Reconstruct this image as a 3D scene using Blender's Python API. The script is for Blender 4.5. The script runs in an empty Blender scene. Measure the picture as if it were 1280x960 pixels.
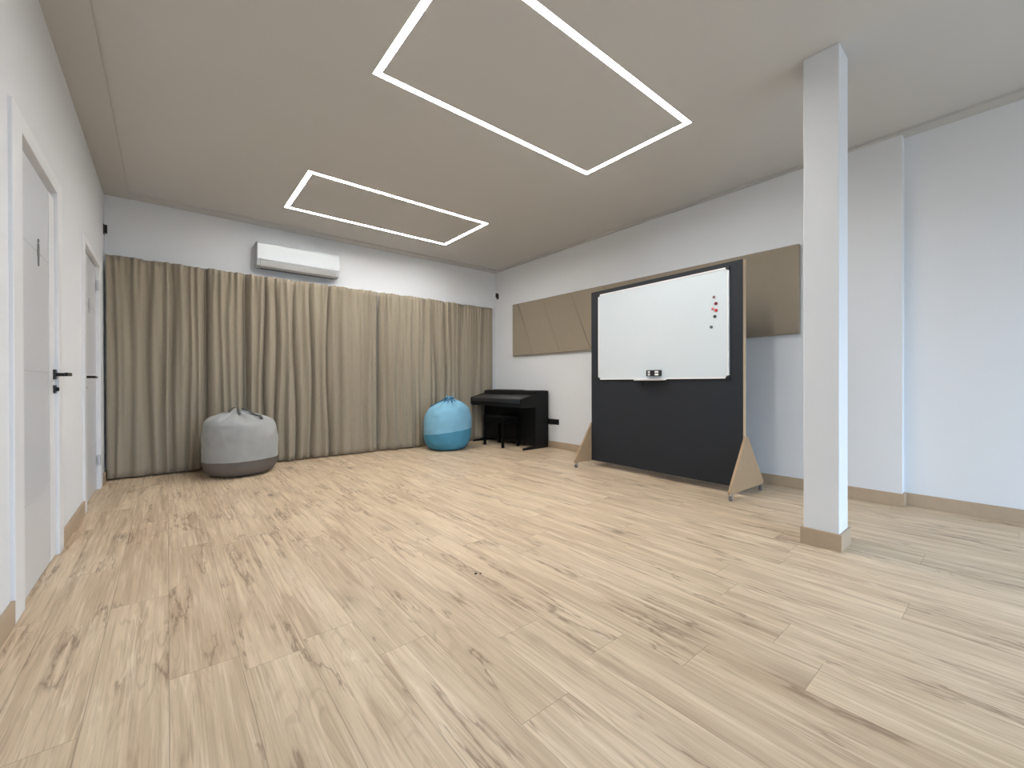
import bpy, bmesh, math, random
from mathutils import Vector, Matrix, noise
PI = math.pi
SC = bpy.context.scene
COL = SC.collection

# ------------------------------------------------------------------ camera
YAW, PITCH, ROLL, FPX, CAM_H = 0.687913, -0.00331, -0.002578, 523.885, 0.97
cyw, syw, cp, sp, cr, sr = math.cos(YAW), math.sin(YAW), math.cos(PITCH), math.sin(PITCH), math.cos(ROLL), math.sin(ROLL)
fwd = Vector((syw * cp, cyw * cp, sp))
rt0 = Vector((cyw, -syw, 0))
up0 = rt0.cross(fwd)
rt = cr * rt0 + sr * up0
up = -sr * rt0 + cr * up0
cd = bpy.data.cameras.new('camera')
cd.sensor_width = 36.0
cd.lens = FPX / 1280 * 36.0
cd.clip_start = 0.02
cam = bpy.data.objects.new('camera', cd)
COL.objects.link(cam)
cam.matrix_world = Matrix(((rt.x, up.x, -fwd.x, 0), (rt.y, up.y, -fwd.y, 0), (rt.z, up.z, -fwd.z, CAM_H), (0, 0, 0, 1)))
SC.camera = cam

# ------------------------------------------------------------------ light and exposure
SC.view_settings.view_transform = 'Standard'
SC.view_settings.look = 'None'
SC.view_settings.gamma = 1.0
SC.view_settings.use_curve_mapping = False
SC.view_settings.exposure = 0.07
DAYLIGHT = 7.6
LED = 77.0
w = bpy.data.worlds.new('sky')
SC.world = w
w.use_nodes = True
bg = w.node_tree.nodes['Background']
wt = w.node_tree                                    # pale sky over darker ground, parted at the horizon
wc = wt.nodes.new('ShaderNodeTexCoord'); wsx = wt.nodes.new('ShaderNodeSeparateXYZ'); wmr = wt.nodes.new('ShaderNodeMapRange'); wmx = wt.nodes.new('ShaderNodeMix')
wmx.data_type = 'RGBA'
wmx.inputs['A'].default_value = (0.20, 0.225, 0.25, 1); wmx.inputs['B'].default_value = (0.60, 0.78, 1.0, 1)
wmr.inputs['From Min'].default_value = -0.03; wmr.inputs['From Max'].default_value = 0.03
wt.links.new(wc.outputs['Generated'], wsx.inputs[0]); wt.links.new(wsx.outputs['Z'], wmr.inputs['Value'])
wt.links.new(wmr.outputs['Result'], wmx.inputs['Factor']); wt.links.new(wmx.outputs['Result'], bg.inputs['Color'])
bg.inputs['Strength'].default_value = DAYLIGHT

# room numbers
XL, YN, YW = -0.49, -2.6, 5.89          # left wall, near wall, far wall
XR0, XR1, XREC, YP = 4.405, 4.445, 4.49, 0.59   # long right wall (slightly skewed), recess, pilaster edge
HC, HS = 2.905, 2.884                     # ceiling, lower perimeter band
WX0, WX1, WZ0, WZ1 = 1.0, 4.2, 0.05, 2.35   # window behind the camera

def portal():
    ld = bpy.data.lights.new('window_portal', 'AREA')
    ld.shape = 'RECTANGLE'
    ld.size = WX1 - WX0
    ld.size_y = WZ1 - WZ0
    ld.cycles.is_portal = True
    o = bpy.data.objects.new('window_portal', ld)
    COL.objects.link(o)
    o.location = ((WX0 + WX1) / 2, YN - 0.11, (WZ0 + WZ1) / 2)
    o.rotation_euler = (PI / 2, 0, 0)
portal()

# ------------------------------------------------------------------ materials
def mat(name, col, rough=0.6, var=0.04, scale=8.0, bump=0.0, bscale=200.0, metal=0.0, sheen=0.0, spec=0.5, coat=0.0):
    m = bpy.data.materials.new(name)
    m.use_nodes = True
    nt = m.node_tree
    b = nt.nodes['Principled BSDF']
    b.inputs['Roughness'].default_value = rough
    b.inputs['Metallic'].default_value = metal
    b.inputs['Specular IOR Level'].default_value = spec
    if sheen: b.inputs['Sheen Weight'].default_value = sheen
    if coat: b.inputs['Coat Weight'].default_value = coat
    tc = nt.nodes.new('ShaderNodeTexCoord')
    nz = nt.nodes.new('ShaderNodeTexNoise')
    nz.inputs['Scale'].default_value = scale
    nz.inputs['Detail'].default_value = 3
    nt.links.new(tc.outputs['Object'], nz.inputs['Vector'])
    mx = nt.nodes.new('ShaderNodeMix')
    mx.data_type = 'RGBA'
    lo = [max(0, c * (1 - var)) for c in col] + [1]
    hi = [min(1, c * (1 + var)) for c in col] + [1]
    mx.inputs['A'].default_value = lo
    mx.inputs['B'].default_value = hi
    nt.links.new(nz.outputs['Fac'], mx.inputs['Factor'])
    nt.links.new(mx.outputs['Result'], b.inputs['Base Color'])
    if bump:
        n2 = nt.nodes.new('ShaderNodeTexNoise')
        n2.inputs['Scale'].default_value = bscale
        n2.inputs['Detail'].default_value = 2
        nt.links.new(tc.outputs['Object'], n2.inputs['Vector'])
        bp = nt.nodes.new('ShaderNodeBump')
        bp.inputs['Strength'].default_value = bump
        bp.inputs['Distance'].default_value = 0.002
        nt.links.new(n2.outputs['Fac'], bp.inputs['Height'])
        nt.links.new(bp.outputs['Normal'], b.inputs['Normal'])
    return m

def srgb(r, g, b):
    f = lambda c: (c / 255 / 12.92) if c / 255 <= 0.04045 else ((c / 255 + 0.055) / 1.055) ** 2.4
    return (f(r), f(g), f(b))

M_WALL = mat('white_wall_paint', (0.755, 0.775, 0.80), 0.75, 0.015, 3, 0.15, 260, spec=0.3)
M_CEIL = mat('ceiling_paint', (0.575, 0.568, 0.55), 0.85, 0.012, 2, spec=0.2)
M_SOFF = mat('ceiling_band_darker', (0.54, 0.53, 0.51), 0.85, 0.012, 2, spec=0.2)  # edge band coloured slightly darker than the middle of the ceiling
M_DOOR = mat('door_lacquer', (0.63, 0.65, 0.68), 0.32, 0.01, 2)
M_FRAME = mat('door_frame_lacquer', (0.79, 0.80, 0.82), 0.4, 0.01, 2)
M_GROOVE = mat('door_groove', (0.55, 0.55, 0.56), 0.6)
M_SKIRT = mat('oak_skirting', (0.45, 0.345, 0.24), 0.55, 0.08, 14, 0.05, 90)
M_BLACK = mat('black_plastic', (0.012, 0.012, 0.013), 0.4, 0.1, 20)
M_BMETAL = mat('black_metal', (0.012, 0.012, 0.012), 0.35, 0.1, 20, metal=0.3)
M_STEEL = mat('steel', (0.55, 0.55, 0.56), 0.3, 0.05, 20, metal=1.0)
M_CURT = mat('beige_curtain_cloth', (0.32, 0.276, 0.210), 0.95, 0.06, 30, 0.35, 700, sheen=0.15, spec=0.1)
M_HEM = mat('curtain_hem_cloth', (0.33, 0.28, 0.205), 0.95, 0.06, 30, 0.35, 700, spec=0.1)
M_PANEL = mat('acoustic_panel_cloth', (0.305, 0.258, 0.197), 0.95, 0.05, 12, 0.4, 500, spec=0.1)
M_ACW = mat('white_ac_plastic', (0.53, 0.565, 0.59), 0.3, 0.01, 3)
M_ACG = mat('grey_ac_flap', (0.45, 0.46, 0.47), 0.35, 0.02, 3)
M_ACD = mat('dark_ac_outlet', (0.05, 0.05, 0.055), 0.5)
M_CHAR = mat('charcoal_board_paint', (0.0165, 0.020, 0.0265), 0.62, 0.08, 6, 0.1, 300, spec=0.35)
M_MDF = mat('raw_mdf_wood', (0.52, 0.385, 0.24), 0.65, 0.08, 25, 0.1, 160)
M_MDFD = mat('mdf_face', (0.385, 0.265, 0.155), 0.65, 0.08, 25, 0.1, 160)
M_WBOARD = mat('whiteboard_enamel', (0.67, 0.74, 0.785), 0.18, 0.008, 3)
M_WFRAME = mat('white_aluminium', (0.80, 0.81, 0.82), 0.35, 0.02, 10)
M_RED = mat('red_magnet', (0.50, 0.03, 0.05), 0.4)
M_DRED = mat('dark_red_magnet', (0.20, 0.02, 0.035), 0.4)
M_PINK = mat('pale_red_magnet', (0.62, 0.20, 0.18), 0.4)
M_MAUVE = mat('mauve_magnet', (0.26, 0.15, 0.17), 0.4)
M_DGREEN = mat('dark_green_magnet', (0.035, 0.06, 0.055), 0.4)
M_GREY = mat('grey_magnet', (0.10, 0.125, 0.125), 0.4)
M_LABEL = mat('white_label', (0.85, 0.86, 0.86), 0.5)
M_PIANO = mat('satin_black_piano', (0.004, 0.004, 0.0043), 0.5, 0.1, 30, spec=0.25)
M_PLID = mat('piano_key_lid', (0.016, 0.016, 0.017), 0.36, 0.08, 30, spec=0.8)
M_BRASS = mat('pedal_metal', (0.6, 0.55, 0.45), 0.25, 0.05, 20, metal=1.0)
M_BGREY = mat('light_grey_canvas', (0.36, 0.365, 0.355), 0.9, 0.05, 18, 0.3, 500, sheen=0.1, spec=0.15)
M_BGDK = mat('taupe_grey_canvas', (0.155, 0.135, 0.118), 0.9, 0.06, 18, 0.3, 500, spec=0.15)
M_STRAPG = mat('dark_grey_webbing', (0.085, 0.082, 0.078), 0.85, 0.06, 40)
M_BBLUE = mat('light_blue_canvas', (0.205, 0.44, 0.60), 0.75, 0.05, 18, 0.25, 500, sheen=0.1, spec=0.25)
M_BBDK = mat('mid_blue_canvas', (0.075, 0.27, 0.41), 0.75, 0.06, 18, 0.25, 500, spec=0.25)
M_STRAPB = mat('dark_blue_webbing', (0.03, 0.13, 0.24), 0.8, 0.06, 40)
M_SIGN = mat('brushed_sign_metal', (0.23, 0.235, 0.24), 0.4, 0.05, 30, metal=0.6)
M_WHEEL = mat('grey_wheel_rubber', (0.16, 0.155, 0.15), 0.4, 0.05, 20)
M_BENCH = mat('matt_black_bench', (0.003, 0.003, 0.003), 0.8, 0.1, 30, spec=0.1)
M_SIGNL = mat('pale_sign_metal', (0.42, 0.425, 0.43), 0.4, 0.05, 30, metal=0.3)
M_CRUMB = mat('dark_crumb', (0.04, 0.032, 0.025), 0.9)

def emission(name, col, strength):
    m = bpy.data.materials.new(name)
    m.use_nodes = True
    nt = m.node_tree
    nt.nodes.remove(nt.nodes['Principled BSDF'])
    e = nt.nodes.new('ShaderNodeEmission')
    e.inputs['Color'].default_value = (*col, 1)
    e.inputs['Strength'].default_value = strength
    nt.links.new(e.outputs[0], nt.nodes['Material Output'].inputs['Surface'])
    return m
M_LED = emission('led_diffuser', (1.0, 0.975, 0.945), LED)

def floor_mat():
    m = bpy.data.materials.new('oak_plank_floor')
    m.use_nodes = True
    nt = m.node_tree
    N, L = nt.nodes, nt.links
    b = N['Principled BSDF']
    def mth(op, a, c=None, d=None, clamp=False):
        n = N.new('ShaderNodeMath'); n.operation = op; n.use_clamp = clamp
        for i, v in enumerate((a, c, d)):
            if v is None: continue
            if isinstance(v, (int, float)): n.inputs[i].default_value = v
            else: L.new(v, n.inputs[i])
        return n.outputs[0]
    def comb(x, y, z):
        n = N.new('ShaderNodeCombineXYZ')
        for i, v in enumerate((x, y, z)):
            if isinstance(v, (int, float)): n.inputs[i].default_value = v
            else: L.new(v, n.inputs[i])
        return n.outputs[0]
    def noi(vec, scale, detail=2, rough=0.5, dist=0.0):
        n = N.new('ShaderNodeTexNoise')
        n.inputs['Scale'].default_value = scale; n.inputs['Detail'].default_value = detail
        n.inputs['Roughness'].default_value = rough; n.inputs['Distortion'].default_value = dist
        L.new(vec, n.inputs['Vector'])
        return n.outputs['Fac']
    def ramp(v, a, c, lo=0.0, hi=1.0, kind='SMOOTHSTEP'):
        n = N.new('ShaderNodeMapRange'); n.interpolation_type = kind
        L.new(v, n.inputs['Value'])
        n.inputs['From Min'].default_value = a; n.inputs['From Max'].default_value = c
        n.inputs['To Min'].default_value = lo; n.inputs['To Max'].default_value = hi
        return n.outputs['Result']
    def mix(f, a, c, mode='MIX'):
        n = N.new('ShaderNodeMix'); n.data_type = 'RGBA'; n.blend_type = mode
        if isinstance(f, (int, float)): n.inputs['Factor'].default_value = f
        else: L.new(f, n.inputs['Factor'])
        for k, v in (('A', a), ('B', c)):
            if isinstance(v, tuple): n.inputs[k].default_value = (*v, 1)
            else: L.new(v, n.inputs[k])
        return n.outputs['Result']
    PW, PLEN = 0.193, 1.38
    tc = N.new('ShaderNodeTexCoord')
    sx = N.new('ShaderNodeSeparateXYZ'); L.new(tc.outputs['Object'], sx.inputs[0])
    X, Y = sx.outputs['X'], sx.outputs['Y']
    u = mth('DIVIDE', X, PW); iu = mth('FLOOR', u); fu = mth('FRACT', u)
    wn = N.new('ShaderNodeTexWhiteNoise'); wn.noise_dimensions = '1D'; L.new(mth('ADD', iu, 31.7), wn.inputs['W'])
    v = mth('ADD', mth('DIVIDE', Y, PLEN), mth('MULTIPLY', wn.outputs['Value'], 3.0)); iv = mth('FLOOR', v); fv = mth('FRACT', v)
    wp = N.new('ShaderNodeTexWhiteNoise'); wp.noise_dimensions = '2D'; L.new(comb(iu, iv, 0), wp.inputs['Vector'])
    pid = wp.outputs['Value']
    sc = N.new('ShaderNodeSeparateColor'); L.new(wp.outputs['Color'], sc.inputs[0])
    r1, r2 = sc.outputs[0], sc.outputs[1]
    zid = mth('MULTIPLY', pid, 57.0)
    # fine fibre
    f1 = noi(comb(X, mth('MULTIPLY', Y, 0.022), zid), 210, 3, 0.6)
    f2 = noi(comb(X, mth('MULTIPLY', Y, 0.030), zid), 66, 4, 0.6, 0.2)
    # broad tone drift along the plank
    f3 = noi(comb(X, mth('MULTIPLY', Y, 0.11), zid), 10, 3, 0.55, 0.3)
    # dark heart streaks
    f4 = noi(comb(X, mth('MULTIPLY', Y, 0.075), mth('ADD', zid, 9.0)), 15, 4, 0.6, 0.4)
    streak = ramp(f4, 0.56, 0.67)
    # thin wandering veins with a brown smear beside them
    vw = noi(comb(X, mth('MULTIPLY', Y, 0.13), mth('ADD', zid, 21.0)), 7.5, 5, 0.60, 0.25)
    vd = mth('ABSOLUTE', mth('SUBTRACT', vw, 0.5))
    vmask = ramp(noi(comb(X, mth('MULTIPLY', Y, 0.30), mth('ADD', zid, 33.0)), 6.0, 3, 0.55), 0.50, 0.60)
    vein = mth('MULTIPLY', ramp(vd, 0.016, 0.003), vmask)
    smear = mth('MULTIPLY', mth('MULTIPLY', ramp(vd, 0.075, 0.0), vmask), ramp(f2, 0.36, 0.60))
    # cathedral contours
    fc = noi(comb(X, mth('MULTIPLY', Y, 0.12), mth('ADD', zid, 3.0)), 8.0, 2, 0.45, 0.4)
    con = mth('SINE', mth('MULTIPLY', fc, 120.0))
    con = mth('MULTIPLY', ramp(con, 0.45, 1.0), ramp(noi(comb(X, mth('MULTIPLY', Y, 0.35), mth('ADD', zid, 41.0)), 5.0, 2), 0.50, 0.66))
    # knots
    vo = N.new('ShaderNodeTexVoronoi'); vo.feature = 'F1'; vo.inputs['Scale'].default_value = 4.3
    jx = mth('ADD', X, mth('MULTIPLY', mth('SUBTRACT', f2, 0.5), 0.10))
    L.new(comb(jx, mth('MULTIPLY', Y, 0.42), zid), vo.inputs['Vector'])
    vs = N.new('ShaderNodeSeparateColor'); L.new(vo.outputs['Color'], vs.inputs[0])
    kn = mth('MULTIPLY', ramp(vo.outputs['Distance'], 0.13, 0.03), ramp(vs.outputs[0], 0.55, 0.70))
    halo = mth('MULTIPLY', ramp(vo.outputs['Distance'], 0.34, 0.06), ramp(vs.outputs[0], 0.55, 0.70))
    base = mix(ramp(f3, 0.33, 0.68), (0.535, 0.405, 0.268), (0.70, 0.553, 0.383))
    base = mix(mth('MULTIPLY', r1, 0.22), base, (0.72, 0.60, 0.44))
    base = mix(mth('MULTIPLY', r2, 0.15), base, (0.50, 0.375, 0.262))
    base = mix(ramp(f2, 0.50, 0.70, 0, 0.42), base, (0.40, 0.29, 0.188))
    base = mix(ramp(f2, 0.48, 0.32, 0, 0.55), base, (0.77, 0.645, 0.48))
    base = mix(ramp(f1, 0.50, 0.70, 0, 0.50), base, (0.41, 0.30, 0.20))
    base = mix(mth('MULTIPLY', con, 0.36), base, (0.34, 0.24, 0.155))
    base = mix(mth('MULTIPLY', streak, 0.55), base, (0.355, 0.235, 0.15))
    base = mix(mth('MULTIPLY', smear, 0.50), base, (0.33, 0.225, 0.15))
    base = mix(mth('MULTIPLY', vein, 0.62), base, (0.225, 0.145, 0.092))
    base = mix(mth('MULTIPLY', halo, 0.42), base, (0.27, 0.19, 0.125))
    base = mix(mth('MULTIPLY', kn, 0.75), base, (0.13, 0.085, 0.055))
    lv = noi(comb(X, mth('MULTIPLY', Y, 0.05), mth('ADD', zid, 71.0)), 22, 2, 0.5)
    base = mix(mth('MULTIPLY', ramp(mth('ABSOLUTE', mth('SUBTRACT', lv, 0.5)), 0.012, 0.002), ramp(f3, 0.48, 0.60, 0, 0.50)), base, (0.80, 0.68, 0.52))
    # plank joints
    eu = mth('MULTIPLY', mth('MINIMUM', fu, mth('SUBTRACT', 1.0, fu)), PW)
    ev = mth('MULTIPLY', mth('MINIMUM', fv, mth('SUBTRACT', 1.0, fv)), PLEN)
    e = mth('MINIMUM', eu, ev)
    seam = ramp(e, 0.0016, 0.0005)
    base = mix(mth('MULTIPLY', seam, 0.55), base, (0.17, 0.12, 0.08))
    L.new(base, b.inputs['Base Color'])
    L.new(ramp(f2, 0.3, 0.7, 0.42, 0.54), b.inputs['Roughness'])
    b.inputs['Specular IOR Level'].default_value = 0.42
    bp = N.new('ShaderNodeBump'); bp.inputs['Strength'].default_value = 0.25; bp.inputs['Distance'].default_value = 0.0012
    L.new(mth('SUBTRACT', mth('MULTIPLY', f1, -0.4), seam), bp.inputs['Height'])
    L.new(bp.outputs['Normal'], b.inputs['Normal'])
    return m
M_FLOOR = floor_mat()

# ------------------------------------------------------------------ mesh helpers
def box(bm, a, b):
    x0, y0, z0 = a; x1, y1, z1 = b
    v = [bm.verts.new(p) for p in ((x0, y0, z0), (x1, y0, z0), (x1, y1, z0), (x0, y1, z0), (x0, y0, z1), (x1, y0, z1), (x1, y1, z1), (x0, y1, z1))]
    for f in ((0, 3, 2, 1), (4, 5, 6, 7), (0, 1, 5, 4), (1, 2, 6, 5), (2, 3, 7, 6), (3, 0, 4, 7)):
        bm.faces.new([v[i] for i in f])

def prism(bm, pts, d):
    """closed outline of 3-D points swept by vector d"""
    d = Vector(d)
    a = [bm.verts.new(p) for p in pts]
    c = [bm.verts.new(Vector(p) + d) for p in pts]
    n = len(pts)
    bm.faces.new(a[::-1]); bm.faces.new(c)
    for i in range(n):
        j = (i + 1) % n
        bm.faces.new((a[i], a[j], c[j], c[i]))

def cyl(bm, p, q, r, n=16, r2=None):
    p, q = Vector(p), Vector(q)
    ax = (q - p).normalized()
    t = Vector((0, 0, 1)) if abs(ax.z) < 0.9 else Vector((1, 0, 0))
    e1 = ax.cross(t).normalized(); e2 = ax.cross(e1)
    r2 = r if r2 is None else r2
    A = [bm.verts.new(p + r * (math.cos(2 * PI * i / n) * e1 + math.sin(2 * PI * i / n) * e2)) for i in range(n)]
    B = [bm.verts.new(q + r2 * (math.cos(2 * PI * i / n) * e1 + math.sin(2 * PI * i / n) * e2)) for i in range(n)]
    bm.faces.new(A[::-1]); bm.faces.new(B)
    for i in range(n):
        bm.faces.new((A[i], A[(i + 1) % n], B[(i + 1) % n], B[i]))

def tube(bm, pts, r, n=8, flat=1.0):
    pts = [Vector(p) for p in pts]
    rings = []
    for k, p in enumerate(pts):
        ax = (pts[min(k + 1, len(pts) - 1)] - pts[max(k - 1, 0)]).normalized()
        t = Vector((0, 0, 1)) if abs(ax.z) < 0.95 else Vector((1, 0, 0))
        e1 = ax.cross(t).normalized(); e2 = ax.cross(e1)
        rings.append([bm.verts.new(p + r * (math.cos(2 * PI * i / n) * e1 + flat * math.sin(2 * PI * i / n) * e2)) for i in range(n)])
    for a, b in zip(rings, rings[1:]):
        for i in range(n):
            bm.faces.new((a[i], a[(i + 1) % n], b[(i + 1) % n], b[i]))
    bm.faces.new(rings[0][::-1]); bm.faces.new(rings[-1])

def obj(name, bm, m, parent=None, bevel=0.0, smooth=False, seg=2):
    bmesh.ops.recalc_face_normals(bm, faces=bm.faces[:])
    me = bpy.data.meshes.new(name)
    bm.to_mesh(me); bm.free()
    me.materials.append(m)
    if smooth:
        for p in me.polygons: p.use_smooth = True
    o = bpy.data.objects.new(name, me)
    COL.objects.link(o)
    if parent is not None: o.parent = parent
    if bevel:
        md = o.modifiers.new('bevel', 'BEVEL'); md.width = bevel; md.segments = seg; md.limit_method = 'ANGLE'; md.angle_limit = 0.6
    return o

def boxes(name, lst, m, parent=None, bevel=0.0):
    bm = bmesh.new()
    for a, b in lst: box(bm, a, b)
    return obj(name, bm, m, parent, bevel)

def tag(o, label, cat, group=None, kind=None):
    o['label'] = label; o['category'] = cat
    if group: o['group'] = group
    if kind: o['kind'] = kind
    return o

def thing(name, label, cat, loc=(0, 0, 0), rotz=0.0, group=None, kind=None):
    o = bpy.data.objects.new(name, None)
    COL.objects.link(o)
    o.empty_display_size = 0.1
    o.location = loc; o.rotation_euler = (0, 0, rotz)
    return tag(o, label, cat, group, kind)

# ------------------------------------------------------------------ room shell
T = 0.14
def far_y(x): return YW + 0.01 - 0.02 * (x - XL) / (XR1 - XL)
def right_x(y): return XR0 + (XR1 - XR0) * (y - YP) / (YW - YP)

tag(boxes('floor', [((XL - T, YN - T, -0.1), (XREC + T, YW + 0.2, 0))], M_FLOOR), 'pale oak plank floor running towards the curtains', 'floor', kind='structure')

bm = bmesh.new()                                     # far wall
prism(bm, [(XL - T, far_y(XL), 0), (XR1 + 0.2, far_y(XR1 + 0.2), 0), (XR1 + 0.2, YW + 0.2, 0), (XL - T, YW + 0.2, 0)], (0, 0, HC + 0.1))
tag(obj('wall_far', bm, M_WALL), 'white wall behind the long beige curtains', 'wall', kind='structure')

bm = bmesh.new()                                     # right wall with its step back
prism(bm, [(right_x(YP), YP, 0), (right_x(YW), YW, 0), (XR1 + 0.2, YW, 0), (XREC + T, YN - T, 0), (XREC, YN - T, 0), (XREC, YP, 0)], (0, 0, HC + 0.1))
tag(obj('wall_right', bm, M_WALL), 'white wall behind the whiteboard stand, stepping back past the pillar', 'wall', kind='structure')

# doors in the left wall: (outer y0, y1 of frame)
D1 = (2.575, 3.590, 2.72, 3.475, 2.125, 2.045)     # frame outer, opening, frame top, leaf top
D2 = (4.425, 5.500, 4.52, 5.385, 2.095, 2.045)
bm = bmesh.new()
X0, X1 = XL - T, XL
box(bm, (X0, YN - T, 0), (X1, D1[2] - 0.02, HC + 0.1))
box(bm, (X0, D1[3] + 0.02, 0), (X1, D2[2] - 0.02, HC + 0.1))
box(bm, (X0, D2[3] + 0.02, 0), (X1, YW, HC + 0.1))
box(bm, (X0, D1[2] - 0.02, D1[5] + 0.03), (X1, D1[3] + 0.02, HC + 0.1))
box(bm, (X0, D2[2] - 0.02, D2[5] + 0.03), (X1, D2[3] + 0.02, HC + 0.1))
tag(obj('wall_left', bm, M_WALL), 'white wall with two white doors', 'wall', kind='structure')

bm = bmesh.new()                                     # near wall with the window opening, behind the camera
box(bm, (XL - T, YN - T, 0), (WX0, YN, HC + 0.1))
box(bm, (WX1, YN - T, 0), (XREC + T, YN, HC + 0.1))
box(bm, (WX0, YN - T, WZ1), (WX1, YN, HC + 0.1))
box(bm, (WX0, YN - T, 0), (WX1, YN, WZ0))
tag(obj('wall_near', bm, M_WALL), 'white wall with the wide window behind the viewer', 'wall', kind='structure')
bm = bmesh.new()
fw = 0.05
for a in (WX0, (WX0 + WX1) / 2 - fw / 2, WX1 - fw):
    box(bm, (a, YN - 0.09, WZ0), (a + fw, YN - 0.03, WZ1))
for z in (WZ0, WZ1 - fw):
    box(bm, (WX0 + fw, YN - 0.088, z), (WX1 - fw, YN - 0.032, z + fw))
tag(obj('window_1', bm, M_FRAME), 'wide white framed window behind the viewer', 'window', kind='structure')

# ceiling slab (raised middle) and the lower band round the edge
LW, LD = 0.021, 0.0053                                # half width and depth of the recessed light channels
RINGS = ((1.02, 1.585, 3.005, 2.56), (1.02, 4.145, 3.005, 5.13))
def cuts(lo, hi, vals):
    return [lo] + sorted(v + s for v in vals for s in (-LW, LW)) + [hi]
gx = cuts(XL - T, XREC + T, (RINGS[0][0], RINGS[0][2]))
gy = cuts(YN - T, YW + 0.2, (RINGS[0][1], RINGS[0][3], RINGS[1][1], RINGS[1][3]))
def in_slot(x, y):
    for x0, y0, x1, y1 in RINGS:
        if x0 - LW < x < x1 + LW and y0 - LW < y < y1 + LW and not (x0 + LW < x < x1 - LW and y0 + LW < y < y1 - LW): return True
    return False
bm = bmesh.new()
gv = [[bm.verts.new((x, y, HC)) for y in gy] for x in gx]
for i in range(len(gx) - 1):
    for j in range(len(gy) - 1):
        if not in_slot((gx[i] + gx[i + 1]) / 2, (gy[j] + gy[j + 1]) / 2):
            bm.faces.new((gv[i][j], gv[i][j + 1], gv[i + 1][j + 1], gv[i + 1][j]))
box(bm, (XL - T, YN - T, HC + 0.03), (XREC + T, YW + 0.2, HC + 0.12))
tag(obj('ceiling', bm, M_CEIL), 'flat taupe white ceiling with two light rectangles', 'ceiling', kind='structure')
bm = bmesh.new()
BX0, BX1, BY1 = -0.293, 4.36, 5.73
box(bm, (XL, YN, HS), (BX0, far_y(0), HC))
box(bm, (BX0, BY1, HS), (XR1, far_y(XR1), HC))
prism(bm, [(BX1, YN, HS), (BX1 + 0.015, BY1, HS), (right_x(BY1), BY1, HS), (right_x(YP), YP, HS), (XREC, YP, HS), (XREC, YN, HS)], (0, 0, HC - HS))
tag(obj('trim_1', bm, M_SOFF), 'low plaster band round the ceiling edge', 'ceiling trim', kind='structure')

# skirting boards
SH, ST = 0.098, 0.013
bm = bmesh.new()
for y0, y1 in ((YN, D1[0]), (D1[1], D2[0]), (D2[1], far_y(XL))):
    box(bm, (XL, y0, 0), (XL + ST, y1, SH))
tag(obj('baseboard_left', bm, M_SKIRT, bevel=0.002), 'oak skirting board between the two doors', 'skirting board', kind='structure')
bm = bmesh.new()
prism(bm, [(right_x(YP), YP, 0), (right_x(YW - .02), YW - .02, 0), (right_x(YW - .02) - ST, YW - .02, 0), (right_x(YP) - ST, YP - ST, 0), (XREC - ST, YP - ST, 0), (XREC - ST, YN, 0), (XREC, YN, 0), (XREC, YP, 0)], (0, 0, SH))
tag(obj('baseboard_right', bm, M_SKIRT, bevel=0.002), 'oak skirting board under the white long wall', 'skirting board', kind='structure')
bm = bmesh.new()
prism(bm, [(XL + ST, far_y(XL), 0), (XR1 - ST, far_y(XR1), 0), (XR1 - ST, far_y(XR1) - ST, 0), (XL + ST, far_y(XL) - ST, 0)], (0, 0, SH))
tag(obj('baseboard_far', bm, M_SKIRT, bevel=0.002), 'oak skirting board behind the curtains', 'skirting board', kind='structure')

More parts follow.
